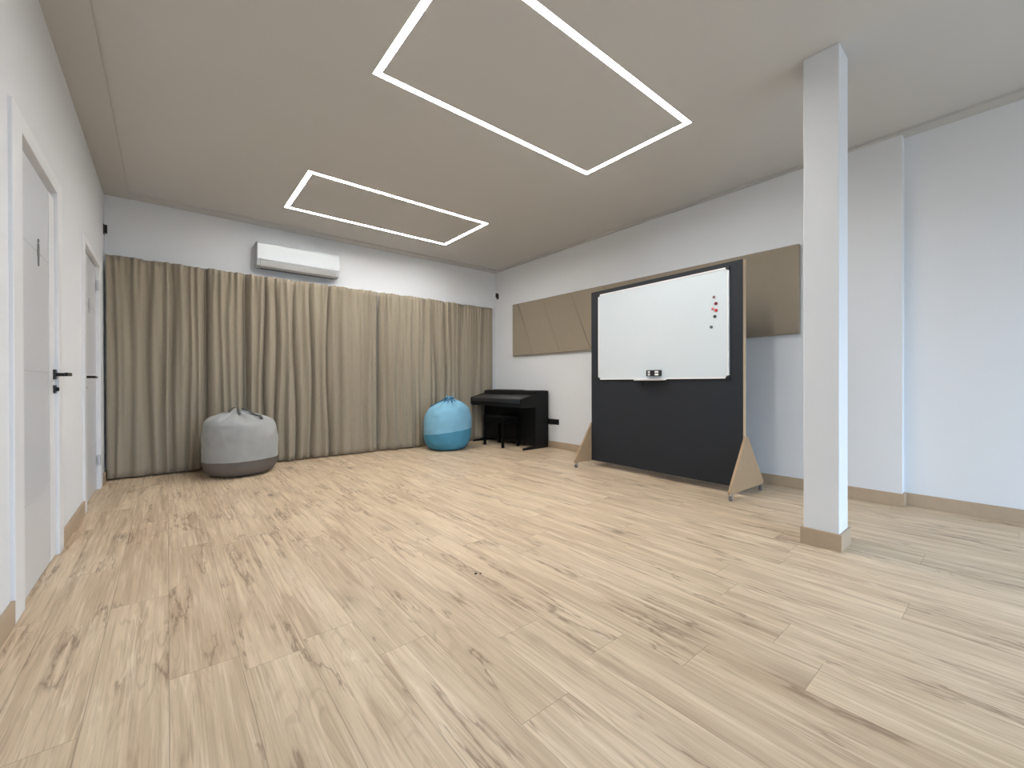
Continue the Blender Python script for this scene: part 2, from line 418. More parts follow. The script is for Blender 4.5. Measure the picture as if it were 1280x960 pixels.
# ------------------------------------------------------------------ doors
def door(name, D, label, handle_y, handle_dir, hinge_y, hinges, sign_y, top_gap, recess, groove_y):
    t = thing(name, label, 'door', (XL, (D[0] + D[1]) / 2, 0), kind='structure')
    oy = t.location.y
    P = lambda x, y, z: (x, y - oy, z)
    bm = bmesh.new()                                # frame: two jamb casings, head, and the reveal behind them
    cx = 0.014
    box(bm, P(-0.13, D[0], 0), P(cx, D[2], D[4]))
    box(bm, P(-0.13, D[3], 0), P(cx, D[1], D[4]))
    box(bm, P(-0.13, D[2], D[5]), P(cx, D[3], D[4]))
    obj('door_frame', bm, M_FRAME, t, 0.003)
    bm = bmesh.new()
    lx = -recess
    box(bm, P(lx - 0.04, D[2] + 0.003, 0.008), P(lx, D[3] - 0.003, D[5] - top_gap))
    leaf = obj('door_leaf', bm, M_DOOR, t, 0.0015)
    bm = bmesh.new()                                # added block filling the opening, stops outside light leaking past the leaf
    box(bm, P(-0.13, D[2], 0), P(lx - 0.041, D[3], D[5]))
    obj('light_block', bm, M_FRAME, t)
    bm = bmesh.new()
    g = 0.0012
    box(bm, P(lx, groove_y - 0.002, 0.02), P(lx + g, groove_y + 0.002, D[5] - top_gap - 0.02))
    lo, hi = sorted((groove_y, D[2] + 0.01 if groove_y > (D[2] + D[3]) / 2 else D[3] - 0.01))
    for z in (0.42, 1.03, 1.62):
        box(bm, P(lx, lo, z - 0.0015), P(lx + g, hi, z + 0.0015))
    obj('groove', bm, M_GROOVE, leaf)
    bm = bmesh.new()                                # lock side stile, a flat edge board
    ya, yb_ = sorted((groove_y + 0.002 * (1 if handle_y > groove_y else -1), D[3] - 0.003 if handle_y > groove_y else D[2] + 0.003))
    box(bm, P(lx, ya, 0.008), P(lx + 0.0015, yb_, D[5] - top_gap))
    obj('lock_stile', bm, M_FRAME, leaf)
    hz = 1.022                                      # lever handle: rose, neck, lever
    bm = bmesh.new()
    box(bm, P(lx, handle_y - 0.026, hz - 0.028), P(lx + 0.010, handle_y + 0.026, hz + 0.028))
    obj('handle_rose', bm, M_BMETAL, t, 0.003)
    bm = bmesh.new()
    cyl(bm, P(lx + 0.010, handle_y, hz), P(lx + 0.070, handle_y, hz), 0.010, 14)
    box(bm, P(lx + 0.058, min(handle_y - 0.01 * handle_dir, handle_y + 0.125 * handle_dir), hz - 0.0095), P(lx + 0.072, max(handle_y - 0.01 * handle_dir, handle_y + 0.125 * handle_dir), hz + 0.0095))
    obj('door_handle', bm, M_BMETAL, t, 0.003)
    bm = bmesh.new()
    box(bm, P(lx, handle_y - 0.024, hz - 0.105), P(lx + 0.009, handle_y + 0.024, hz - 0.06))
    cyl(bm, P(lx + 0.009, handle_y, hz - 0.083), P(lx + 0.022, handle_y, hz - 0.083), 0.011, 12)
    obj('lock_turn', bm, M_BMETAL, t, 0.002)
    for z in hinges:
        bm = bmesh.new()
        cyl(bm, P(cx * 0.2, hinge_y, z - 0.045), P(cx * 0.2, hinge_y, z + 0.045), 0.009, 12)
        box(bm, P(-0.012, hinge_y - 0.012, z - 0.04), P(cx * 0.2, hinge_y + 0.012, z + 0.04))
        obj('hinge', bm, M_STEEL, t)
    return t, lx

d1, lx1 = door('door_1', D1, 'white door nearest the viewer with a grey figure sign', 3.449, -1, 0, (), 3.10, 0.036, 0.004, 3.335)
d2, lx2 = door('door_2', D2, 'white door beside the curtains with black lever handle', 4.610, 1, 5.375, (0.27, 1.87), 4.95, 0.012, 0.016, 4.72)

def figure_sign(name, label, x, y, z0, hgt, m):
    s = hgt / 0.135
    bm = bmesh.new()
    d = 0.004
    cyl(bm, (x, y, z0 + 0.124 * s), (x + d, y, z0 + 0.124 * s), 0.010 * s, 16)
    prism(bm, [(x, y - 0.012 * s, z0 + 0.110 * s), (x, y + 0.012 * s, z0 + 0.110 * s), (x, y + 0.019 * s, z0 + 0.052 * s), (x, y + 0.009 * s, z0 + 0.046 * s), (x, y + 0.007 * s, z0), (x, y - 0.007 * s, z0), (x, y - 0.009 * s, z0 + 0.046 * s), (x, y - 0.019 * s, z0 + 0.052 * s)], (d, 0, 0))
    o = obj(name, bm, m)
    return tag(o, label, 'sign')
figure_sign('restroom_sign', 'small grey standing figure sign on the nearest white door', XL + lx1, 3.10, 1.555, 0.135, M_SIGN)
figure_sign('restroom_sign', 'faint small grey sign on the white door beside the curtains', XL + lx2, 4.93, 1.56, 0.12, M_SIGNL)

# ------------------------------------------------------------------ ceiling lights
def led(R, label):
    x0, y0, x1, y1 = R
    t = thing('ceiling_light', label, 'ceiling light', ((x0 + x1) / 2, (y0 + y1) / 2, HC), group='rectangular strip lights on the ceiling')
    hx, hy = (x1 - x0) / 2, (y1 - y0) / 2
    def ring(bm, a, c, z0, z1):                      # square ring between offsets a < c from the centre line
        box(bm, (-hx - c, -hy - c, z0), (hx + c, -hy - a, z1)); box(bm, (-hx - c, hy + a, z0), (hx + c, hy + c, z1))
        box(bm, (-hx - c, -hy - a, z0), (-hx - a, hy + a, z1)); box(bm, (hx + a, -hy - a, z0), (hx + c, hy + a, z1))
    bm = bmesh.new()
    ring(bm, LW - 0.001, LW + 0.002, -0.0004, LD)    # outer side of the channel
    box(bm, (-hx + LW - 0.001, -hy + LW - 0.001, -0.0004), (hx - LW + 0.001, -hy + LW + 0.002, LD)); box(bm, (-hx + LW - 0.001, hy - LW - 0.002, -0.0004), (hx - LW + 0.001, hy - LW + 0.001, LD))
    box(bm, (-hx + LW - 0.001, -hy + LW + 0.002, -0.0004), (-hx + LW + 0.002, hy - LW - 0.002, LD)); box(bm, (hx - LW - 0.002, -hy + LW + 0.002, -0.0004), (hx - LW + 0.001, hy - LW - 0.002, LD))
    obj('light_channel', bm, M_WFRAME, t)
    bm = bmesh.new()
    ring(bm, -LW - 0.002, LW + 0.002, LD, LD + 0.003)
    obj('diffuser', bm, M_LED, t)
led(RINGS[0], 'long glowing white rectangle of strip light nearer the pillar, cut by the photo edge')
led(RINGS[1], 'smaller looking glowing rectangle of strip light near the air conditioner')

# ------------------------------------------------------------------ pillar
PX0, PX1, PY0, PY1 = 2.962, 3.147, 0.662, 0.837
t = thing('pillar', 'square white pillar with oak skirting standing free in the room', 'pillar', ((PX0 + PX1) / 2, (PY0 + PY1) / 2, 0))
hx, hy = (PX1 - PX0) / 2, (PY1 - PY0) / 2
boxes('shaft', [((-hx, -hy, 0), (hx, hy, HC))], M_WALL, t, 0.004)
b = ST
bm = bmesh.new()
box(bm, (-hx - b, -hy - b, 0), (hx + b, -hy, SH)); box(bm, (-hx - b, hy, 0), (hx + b, hy + b, SH))
box(bm, (-hx - b, -hy, 0), (-hx, hy, SH)); box(bm, (hx, -hy, 0), (hx + b, hy, SH))
o = obj('skirting', bm, M_SKIRT, t); o['label'] = 'oak skirting round the pillar foot'

# ------------------------------------------------------------------ curtains
HEAD = 2.252
def px2x(px):                                      # where a fold seen in column px meets the curtain line
    a = (px - 640) / FPX
    d = rt * a + fwd
    return d.x * 5.79 / d.y
def curtain(label, valleys, hem, seed):
    """valleys: (column of the photo where the crease runs, its depth); deep ones crease sharply, shallow ones roll softly"""
    vx = [(px2x(p), dp) for p, dp in valleys]
    rnd = random.Random(seed)
    ph = [rnd.uniform(0, 6.28) for _ in vx]
    skew = [rnd.uniform(0.75, 1.35) for _ in vx]
    x0, x1 = vx[0][0] - (0.005 if seed > 1 else 0), vx[-1][0] + (0.005 if seed < 4 else 0)
    gap = []
    for i, (x, d) in enumerate(vx):
        n = [abs(x - vx[k][0]) for k in (i - 1, i + 1) if 0 <= k < len(vx)]
        gap.append(min(n))
    nx = max(24, int((x1 - x0) / 0.006)); nz = 36
    bm = bmesh.new()
    rows = []
    for j in range(nz + 1):
        tz = j / nz
        z = hem + (HEAD - hem) * tz
        row = []
        xs = [x + (0.16 * gap[i] * math.sin(1.9 * tz * PI + ph[i]) if 0 < i < len(vx) - 1 else 0) for i, (x, d) in enumerate(vx)]
        for k in range(nx + 1):
            x = x0 + (x1 - x0) * k / nx
            edge = max(0.0, min(1.0, (3.72 - x) / 0.5))
            front = 0.045 + 0.080 * edge
            cut = 0.0
            for i, (xv, dp) in enumerate(vx):
                t = (x - xs[i]) / gap[i]
                t *= skew[i] if t > 0 else 1 / skew[i]
                if abs(t) > 1.6: continue
                if dp >= 0.06:
                    kf = 0.70 * math.exp(-abs(t) / 0.11) + 0.30 * math.exp(-(t / 0.40) ** 2)
                    cut = max(cut, 2.0 * dp * kf)
                else:
                    kf = math.exp(-(t / 0.36) ** 2)
                    cut = max(cut, 1.35 * dp * kf)
            cut *= (0.55 + 0.45 * edge) * (1.0 - 0.25 * tz) * (1.0 - 0.40 * max(0.0, (tz - 0.9) / 0.1))
            roll = 0.010 * math.sin(x * 41 + 2.2 * math.sin(x * 13 + seed) + 0.7 * tz) + 0.004 * math.sin(x * 96 + seed + 1.3 * tz)
            nn = noise.noise(Vector((x * 3.1 + seed * 7, 0.3, z * 0.8))) * 0.012 + noise.noise(Vector((x * 11 + seed * 3, 4.2, z * 1.3))) * 0.007
            pleat = 0.008 * math.sin(x * 120 + seed) * max(0.0, (tz - 0.78) / 0.22) ** 1.3
            d = front - cut + (roll * 0.9 + nn) * (0.45 + 0.55 * edge) + pleat
            d = max(d, 0.014 + (0.010 if seed % 2 else 0.0))
            zz = z
            if j == nz: zz = z + 0.004 * math.sin(x * 17 + seed) - 0.03 * cut
            if j == 0: zz = z + 0.006 * noise.noise(Vector((x * 6, seed, 0)))
            row.append(bm.verts.new((x, far_y(x) - d - 0.020, zz)))
        rows.append(row)
    for a, c in zip(rows, rows[1:]):
        for k in range(len(a) - 1):
            bm.faces.new((a[k], a[k + 1], c[k + 1], c[k]))
    o = obj('curtain', bm, M_CURT, None, smooth=True)
    md = o.modifiers.new('cloth', 'SOLIDIFY'); md.thickness = 0.003; md.offset = 1
    return tag(o, label, 'curtain', 'beige curtains along the far wall')

curtain('beige curtain hanging beside the white doors, wide soft folds', [(133.5, .02), (143, .02), (162, .025), (185, .03), (203, .03), (215, .04), (235, .03), (244, .03), (256.5, .07)], 0.022, 1)
curtain('narrow beige curtain length behind the grey bean bag', [(259, .075), (274, .045), (283, .03), (293, .02), (305, .08)], 0.020, 2)
curtain('beige curtain with many narrow folds below the air conditioner', [(307.5, .08), (320, .035), (331, .075), (345, .075), (356, .04), (369, .07), (380, .045), (389.5, .08), (400, .03), (410, .07), (423, .05), (436, .02), (447, .02), (457, .04), (472.5, .07)], 0.015, 3)
curtain('beige curtain ending in the corner behind the blue bean bag', [(474.5, .07), (483, .05), (499, .045), (508, .03), (518, .02), (529, .04), (544, .06), (557.5, .06), (566, .03), (580, .06), (598, .06), (607, .05), (617.5, .03)], 0.015, 4)
bm = bmesh.new()
box(bm, (XL + 0.02, -0.020, -0.006), (XR1 - 0.04, 0.0, 0.012))
o = obj('curtain_rail', bm, M_FRAME, None, 0.003)
o.location = (0, 5.878, HEAD + 0.016)
tag(o, 'thin white rail above the beige curtains', 'curtain rail')

# ------------------------------------------------------------------ air conditioner
AX0, AX1, AZ0, AZ1 = 0.815, 1.752, 2.352, 2.650
t = thing('air_conditioner', 'white split air conditioner on the wall above the curtains', 'air conditioner', ((AX0 + AX1) / 2, far_y(1.3), AZ0))
W2, Hh = (AX1 - AX0) / 2, AZ1 - AZ0
prof = [(0, 0.02), (0, Hh), (-0.155, Hh), (-0.185, Hh - 0.012), (-0.190, Hh - 0.03), (-0.190, 0.075), (-0.165, 0.018), (-0.12, 0.0), (-0.04, 0.0)]
bm = bmesh.new(); prism(bm, [(-W2, y, z) for y, z in prof], (2 * W2, 0, 0)); obj('body', bm, M_ACW, t, 0.004)
bm = bmesh.new(); prism(bm, [(-W2 + 0.004, y, z) for y, z in ((-0.190, 0.080), (-0.190, Hh - 0.022), (-0.200, Hh - 0.030), (-0.203, Hh - 0.06), (-0.203, 0.095), (-0.200, 0.080))], (2 * W2 - 0.008, 0, 0)); obj('front_panel', bm, M_ACW, t, 0.003)
bm = bmesh.new(); prism(bm, [(-W2 + 0.035, y, z) for y, z in ((-0.1935, 0.074), (-0.198, 0.070), (-0.171, 0.012), (-0.128, -0.006), (-0.122, 0.000), (-0.166, 0.018))], (2 * W2 - 0.07, 0, 0)); obj('air_flap', bm, M_ACG, t, 0.002)
bm = bmesh.new(); box(bm, (-W2 + 0.05, -0.115, -0.003), (W2 - 0.05, -0.06, 0.002)); obj('air_outlet', bm, M_ACD, t)
bm = bmesh.new(); box(bm, (W2 - 0.115, -0.2045, 0.105), (W2 - 0.075, -0.2025, 0.112)); obj('status_window', bm, M_ACG, t)

# ------------------------------------------------------------------ wall plates and sockets
def plate(name, label, cat, loc, sx, lst, hole=None):
    t = thing(name, label, cat, loc)
    bm = bmesh.new()
    for a, c in lst: box(bm, a, c)
    obj('plate', bm, M_BLACK, t, 0.003)
    for a, c in (hole or []):
        bm = bmesh.new(); box(bm, a, c); obj('insert', bm, M_BMETAL, t, 0.002)
plate('wall_bracket', 'small black bracket on the corner above the white doors', 'wall bracket', (XL, 5.84, 2.515), 1, [((0, -0.03, -0.05), (0.008, 0.03, 0.05))], [((0.008, -0.02, -0.035), (0.028, 0.02, 0.045))])
plate('wall_bracket', 'small black bracket high in the corner above the piano', 'wall bracket', (right_x(5.79), 5.79, 2.468), -1, [((-0.008, -0.03, -0.048), (0, 0.03, 0.040))], [((-0.03, -0.012, -0.02), (-0.008, 0.026, 0.052))])
plate('wall_socket', 'black socket plate low on the wall beside the piano', 'socket', (right_x(4.42), 4.42, 0.388), -1, [((-0.009, -0.112, -0.040), (0, 0.112, 0.040))],
      [((-0.011, -0.100, -0.028), (-0.009, -0.044, 0.028)), ((-0.011, -0.028, -0.028), (-0.009, 0.028, 0.028)), ((-0.030, 0.044, -0.022), (-0.009, 0.100, 0.022))])

# ------------------------------------------------------------------ acoustic panels on the right wall
ANG = -math.atan2(XR1 - XR0, YW - YP)
PZ0, PZ1, PT = 1.405, 2.235, 0.048
SL = 0.452                                           # how far a slanted joint leans over the panel height (dy per dz)
def ap(label, pts):
    cyv = sum(p[0] for p in pts) / len(pts)
    pts = [(y, 2.206 + 0.0112 * (y - 1.265) if z == PZ1 else z) for y, z in pts]   # upper edge runs a touch out of level
    bm = bmesh.new()
    prism(bm, [(-PT, y - cyv, z) for y, z in pts], (PT, 0, 0))
    o = obj('acoustic_panel', bm, M_PANEL, None, 0.009, seg=3)
    o.location = (right_x(cyv) - 0.0015, cyv, 0); o.rotation_euler = (0, 0, ANG)
    return tag(o, label, 'acoustic panel', 'beige acoustic panels on the long white wall')
yb = [4.815, 4.245, 3.660, 3.08]                     # joints at the lower edge
top = lambda y: y + SL * (PZ1 - PZ0)
g = 0.001
ap('end piece of the beige acoustic panels nearest the curtains', [(yb[0] + g, PZ0), (5.33, PZ0), (5.33, PZ1), (top(yb[0]) + g, PZ1)])
ap('slanted beige acoustic panel second from the curtains', [(yb[1] + g, PZ0), (yb[0] - g, PZ0), (top(yb[0]) - g, PZ1), (top(yb[1]) + g, PZ1)])
ap('slanted beige acoustic panel third from the curtains', [(yb[2] + g, PZ0), (yb[1] - g, PZ0), (top(yb[1]) - g, PZ1), (top(yb[2]) + g, PZ1)])
ap('slanted beige acoustic panel half hidden by the whiteboard stand edge', [(yb[3] + g, PZ0), (yb[2] - g, PZ0), (top(yb[2]) - g, PZ1), (top(yb[3]) + g, PZ1)])
ap('plain beige acoustic panel between the whiteboard stand and the pillar', [(1.265, PZ0), (yb[3] - g, PZ0), (top(yb[3]) - g, PZ1), (1.265, PZ1)])

# ------------------------------------------------------------------ whiteboard stand
SROT = -0.0295
SCX, SCY = 3.828, 2.353
t = thing('whiteboard_stand', 'charcoal rolling stand with a white magnetic board and wooden feet', 'whiteboard stand', (SCX, SCY, 0), SROT)
HW = 0.848                                           # half width along y
BZ0, BZ1 = 0.062, 2.018
boxes('core_board', [((-0.014, -HW, BZ0), (0.036, HW, BZ1))], M_MDF, t, 0.0015)
o = boxes('front_sheet', [((-0.020, -HW + 0.002, BZ0 + 0.002), (-0.014, HW - 0.002, BZ1 - 0.001))], M_CHAR, t, 0.001); o['label'] = 'charcoal front face of the stand'
boxes('back_sheet', [((0.036, -HW + 0.002, BZ0 + 0.002), (0.042, HW - 0.002, BZ1 - 0.001))], M_CHAR, t, 0.001)
for s, y0 in ((-1, -HW - 0.020), (1, HW)):
    bm = bmesh.new()
    prism(bm, [(-0.295, y0, 0.058), (0.335, y0, 0.058), (0.335, y0, 0.085), (0.030, y0, 0.500), (-0.012, y0, 0.500), (-0.295, y0, 0.085)], (0, 0.020, 0))
    ft = obj('foot_board', bm, M_MDFD, t, 0.0015)
    for cxp in (-0.262, 0.300):
        bm = bmesh.new()
        yc = y0 + 0.010
        box(bm, (cxp - 0.020, yc - 0.019, 0.052), (cxp + 0.020, yc + 0.019, 0.058))
        box(bm, (cxp - 0.012, yc - 0.0145, 0.020), (cxp + 0.008, yc - 0.0115, 0.052)); box(bm, (cxp - 0.012, yc + 0.0115, 0.020), (cxp + 0.008, yc + 0.0145, 0.052))
        ca = obj('caster', bm, M_STEEL, t, 0.001)
        bm = bmesh.new(); cyl(bm, (cxp - 0.004, yc - 0.010, 0.0195), (cxp - 0.004, yc + 0.010, 0.0195), 0.0195, 18); obj('wheel', bm, M_WHEEL, ca, 0.003)
# the board itself
WBY0, WBY1, WBZ0, WBZ1 = -0.737, 0.730, 1.000, 1.972
wbx = -0.020
bm = bmesh.new(); box(bm, (wbx - 0.014, WBY0, WBZ0), (wbx, WBY1, WBZ1)); wb = obj('whiteboard', bm, M_WBOARD, t); wb['label'] = 'white magnetic board on the stand'
bm = bmesh.new()
f = 0.014
box(bm, (wbx - 0.018, WBY0, WBZ0), (wbx - 0.0005, WBY0 + f, WBZ1)); box(bm, (wbx - 0.018, WBY1 - f, WBZ0), (wbx - 0.0005, WBY1, WBZ1))
box(bm, (wbx - 0.018, WBY0 + f, WBZ0), (wbx - 0.0005, WBY1 - f, WBZ0 + f)); box(bm, (wbx - 0.018, WBY0 + f, WBZ1 - f), (wbx - 0.0005, WBY1 - f, WBZ1))
obj('frame', bm, M_WFRAME, wb, 0.002)
for y in (WBY0, WBY1):
    for z in (WBZ0, WBZ1):
        sy = 1 if y < 0 else -1; sz = 1 if z < 1.5 else -1
        bm = bmesh.new()
        prism(bm, [(wbx - 0.022, y - 0.004 * sy, z - 0.004 * sz), (wbx - 0.022, y + 0.030 * sy, z - 0.004 * sz), (wbx - 0.022, y + 0.026 * sy, z + 0.014 * sz), (wbx - 0.022, y + 0.014 * sy, z + 0.026 * sz), (wbx - 0.022, y - 0.004 * sy, z + 0.030 * sz)], (0.021, 0, 0))
        obj('corner_cap', bm, M_BLACK, wb, 0.002)
bm = bmesh.new()
TY = 0.035
prism(bm, [(x, TY - 0.175, z) for x, z in ((wbx - 0.018, WBZ0 + 0.006), (wbx - 0.018, WBZ0 - 0.006), (wbx - 0.066, WBZ0 - 0.012), (wbx - 0.073, WBZ0 - 0.002), (wbx - 0.070, WBZ0 - 0.001), (wbx - 0.064, WBZ0 - 0.008))], (0, 0.350, 0))
obj('pen_tray', bm, M_WFRAME, wb, 0.001)

def on_stand(x, y, z):
    c, s = math.cos(SROT), math.sin(SROT)
    return (SCX + c * x - s * y, SCY + s * x + c * y, z)
# eraser clinging to the board
er = thing('board_eraser', 'black board eraser with two white marks above the pen tray', 'board eraser', on_stand(wbx - 0.014, -0.005, 1.030), SROT)
bm = bmesh.new(); prism(bm, [(0, -0.080, 0.004), (0, -0.076, 0.0), (0, 0.076, 0.0), (0, 0.080, 0.004), (0, 0.080, 0.056), (0, 0.072, 0.062), (0, -0.072, 0.062), (0, -0.080, 0.056)], (-0.034, 0, 0))
obj('eraser_body', bm, M_BLACK, er, 0.004)
for y0, y1 in ((-0.062, -0.020), (0.034, 0.058)):
    for z0, z1 in ((0.008, 0.027), (0.034, 0.053)):
        boxes('white_mark', [((-0.0355, y0, z0), (-0.034, y1, z1))], M_LABEL, er)

def ybrd(px, py):                                    # point on the board face for a spot seen in the photo
    d = rt * ((px - 640) / FPX) - up * ((py - 480) / FPX) + fwd
    n = Vector((math.cos(SROT), math.sin(SROT), 0))
    p0 = Vector(on_stand(wbx - 0.014, 0, 0)); o = Vector((0, 0, CAM_H))
    k = (p0 - o).dot(n) / d.dot(n)
    return o + d * k
for px, py, r, m, lab in ((892.6, 371.4, 0.0125, M_MAUVE, 'mauve round magnet at the top of the cluster on the whiteboard'),
                          (895.1, 379.5, 0.0145, M_DRED, 'dark red round magnet just below the topmost one'),
                          (891.0, 386.0, 0.0115, M_PINK, 'pale red small magnet to the side of the bright red one'),
                          (895.2, 388.0, 0.0145, M_RED, 'bright red round magnet in the middle of the cluster'),
                          (893.7, 395.6, 0.0140, M_DGREEN, 'dark green round magnet directly below the red ones'),
                          (889.2, 408.8, 0.0140, M_GREY, 'grey green round magnet lowest and apart on the whiteboard')):
    p = ybrd(px, py)
    bm = bmesh.new()
    cyl(bm, (0, 0, 0), (-0.006, 0, 0), r, 20); cyl(bm, (-0.006, 0, 0), (-0.009, 0, 0), r * 0.86, 20, r * 0.7)
    o = obj('magnet', bm, m, None, 0.0008); o.location = p; o.rotation_euler = (0, 0, SROT)
    tag(o, lab, 'magnet', 'round magnets on the whiteboard')

# ------------------------------------------------------------------ digital piano
PYA, PYB = 4.505, 5.790
PBX = 4.405
t = thing('digital_piano', 'black upright digital piano with closed key lid in the corner', 'piano', (PBX, (PYA + PYB) / 2, 0))
hw = (PYB - PYA) / 2
KF = 3.872 - PBX                                     # keyboard front
SF = 4.148 - PBX                                     # side panel front
for s in (-1, 1):
    y0 = -hw if s < 0 else hw - 0.034
    bm = bmesh.new()
    prism(bm, [(0, y0, 0.025), (0, y0, 0.848), (SF + 0.01, y0, 0.842), (SF, y0, 0.83), (SF, y0, 0.025)], (0, 0.034, 0))
    obj('side_panel', bm, M_PIANO, t, 0.004)
    bm = bmesh.new()
    prism(bm, [(-0.01, y0 + 0.002, 0.0), (-0.01, y0 + 0.002, 0.045), (SF - 0.02, y0 + 0.002, 0.045), (3.925 - PBX, y0 + 0.002, 0.026), (3.915 - PBX, y0 + 0.002, 0.016), (3.918 - PBX, y0 + 0.002, 0.0)], (0, 0.030, 0))
    obj('foot', bm, M_PIANO, t, 0.003)
    bm = bmesh.new()
    prism(bm, [(SF + 0.005, y0, 0.605), (KF + 0.03, y0, 0.605), (KF, y0, 0.622), (KF, y0, 0.728), (KF + 0.012, y0, 0.735), (SF + 0.005, y0, 0.800)], (0, 0.034, 0))
    obj('key_cheek', bm, M_PIANO, t, 0.004)
bm = bmesh.new(); prism(bm, [(-0.004, -hw + 0.036, 0.66), (-0.004, -hw + 0.036, 0.852), (SF + 0.035, -hw + 0.036, 0.852), (SF + 0.012, -hw + 0.036, 0.842), (SF - 0.012, -hw + 0.036, 0.782), (SF - 0.012, -hw + 0.036, 0.66)], (0, 2 * hw - 0.072, 0)); obj('upper_case', bm, M_PIANO, t, 0.004)
bm = bmesh.new(); box(bm, (KF + 0.012, -hw + 0.036, 0.607), (SF - 0.012, hw - 0.036, 0.668)); obj('keybed', bm, M_PIANO, t, 0.003)
bm = bmesh.new(); prism(bm, [(KF + 0.006, -hw + 0.037, 0.670), (KF + 0.002, -hw + 0.037, 0.722), (KF + 0.010, -hw + 0.037, 0.732), (SF - 0.018, -hw + 0.037, 0.786), (SF - 0.018, -hw + 0.037, 0.770), (KF + 0.02, -hw + 0.037, 0.712), (KF + 0.02, -hw + 0.037, 0.670)], (0, 2 * hw - 0.074, 0)); obj('key_lid', bm, M_PLID, t, 0.003)
bm = bmesh.new(); box(bm, (-0.235, -hw + 0.036, 0.075), (-0.215, hw - 0.036, 0.605)); obj('lower_panel', bm, M_PIANO, t, 0.002)
bm = bmesh.new(); box(bm, (-0.245, -hw + 0.036, 0.055), (-0.16, hw - 0.036, 0.120)); obj('pedal_board', bm, M_PIANO, t, 0.003)
for k in (-1, 0, 1):
    bm = bmesh.new()
    yk = -0.02 + 0.085 * k
    prism(bm, [(-0.245, yk - 0.011, 0.066), (-0.245, yk + 0.011, 0.066), (-0.315, yk + 0.015, 0.060), (-0.325, yk, 0.059), (-0.315, yk - 0.015, 0.060)], (0, 0, 0.010))
    obj('pedal', bm, M_BMETAL if k else M_BRASS, t, 0.003)
bm = bmesh.new()
box(bm, (-0.165, -0.27, 0.852), (-0.150, 0.50, 0.8605)); box(bm, (-0.175, -0.18, 0.852), (-0.10, -0.16, 0.857)); box(bm, (-0.175, 0.32, 0.852), (-0.10, 0.34, 0.857))
obj('music_rest', bm, M_PIANO, t, 0.001)

bch = thing('piano_bench', 'low black bench tucked under the piano keyboard', 'bench', (3.985, 5.115, 0))
bm = bmesh.new(); box(bm, (-0.165, -0.255, 0.415), (0.165, 0.255, 0.47)); obj('seat', bm, M_BENCH, bch, 0.015)
bm = bmesh.new()
box(bm, (-0.155, -0.235, 0.36), (-0.137, 0.235, 0.415)); box(bm, (0.137, -0.235, 0.36), (0.155, 0.235, 0.415)); box(bm, (-0.137, -0.245, 0.36), (0.137, -0.227, 0.415)); box(bm, (-0.137, 0.227, 0.36), (0.137, 0.245, 0.415))
obj('apron', bm, M_BENCH, bch, 0.002)
for sx in (-1, 1):
    for sy in (-1, 1):
        bm = bmesh.new(); box(bm, (sx * 0.146 - 0.017, sy * 0.228 - 0.017, 0), (sx * 0.146 + 0.017, sy * 0.228 + 0.017, 0.415)); obj('leg', bm, M_BENCH, bch, 0.003)

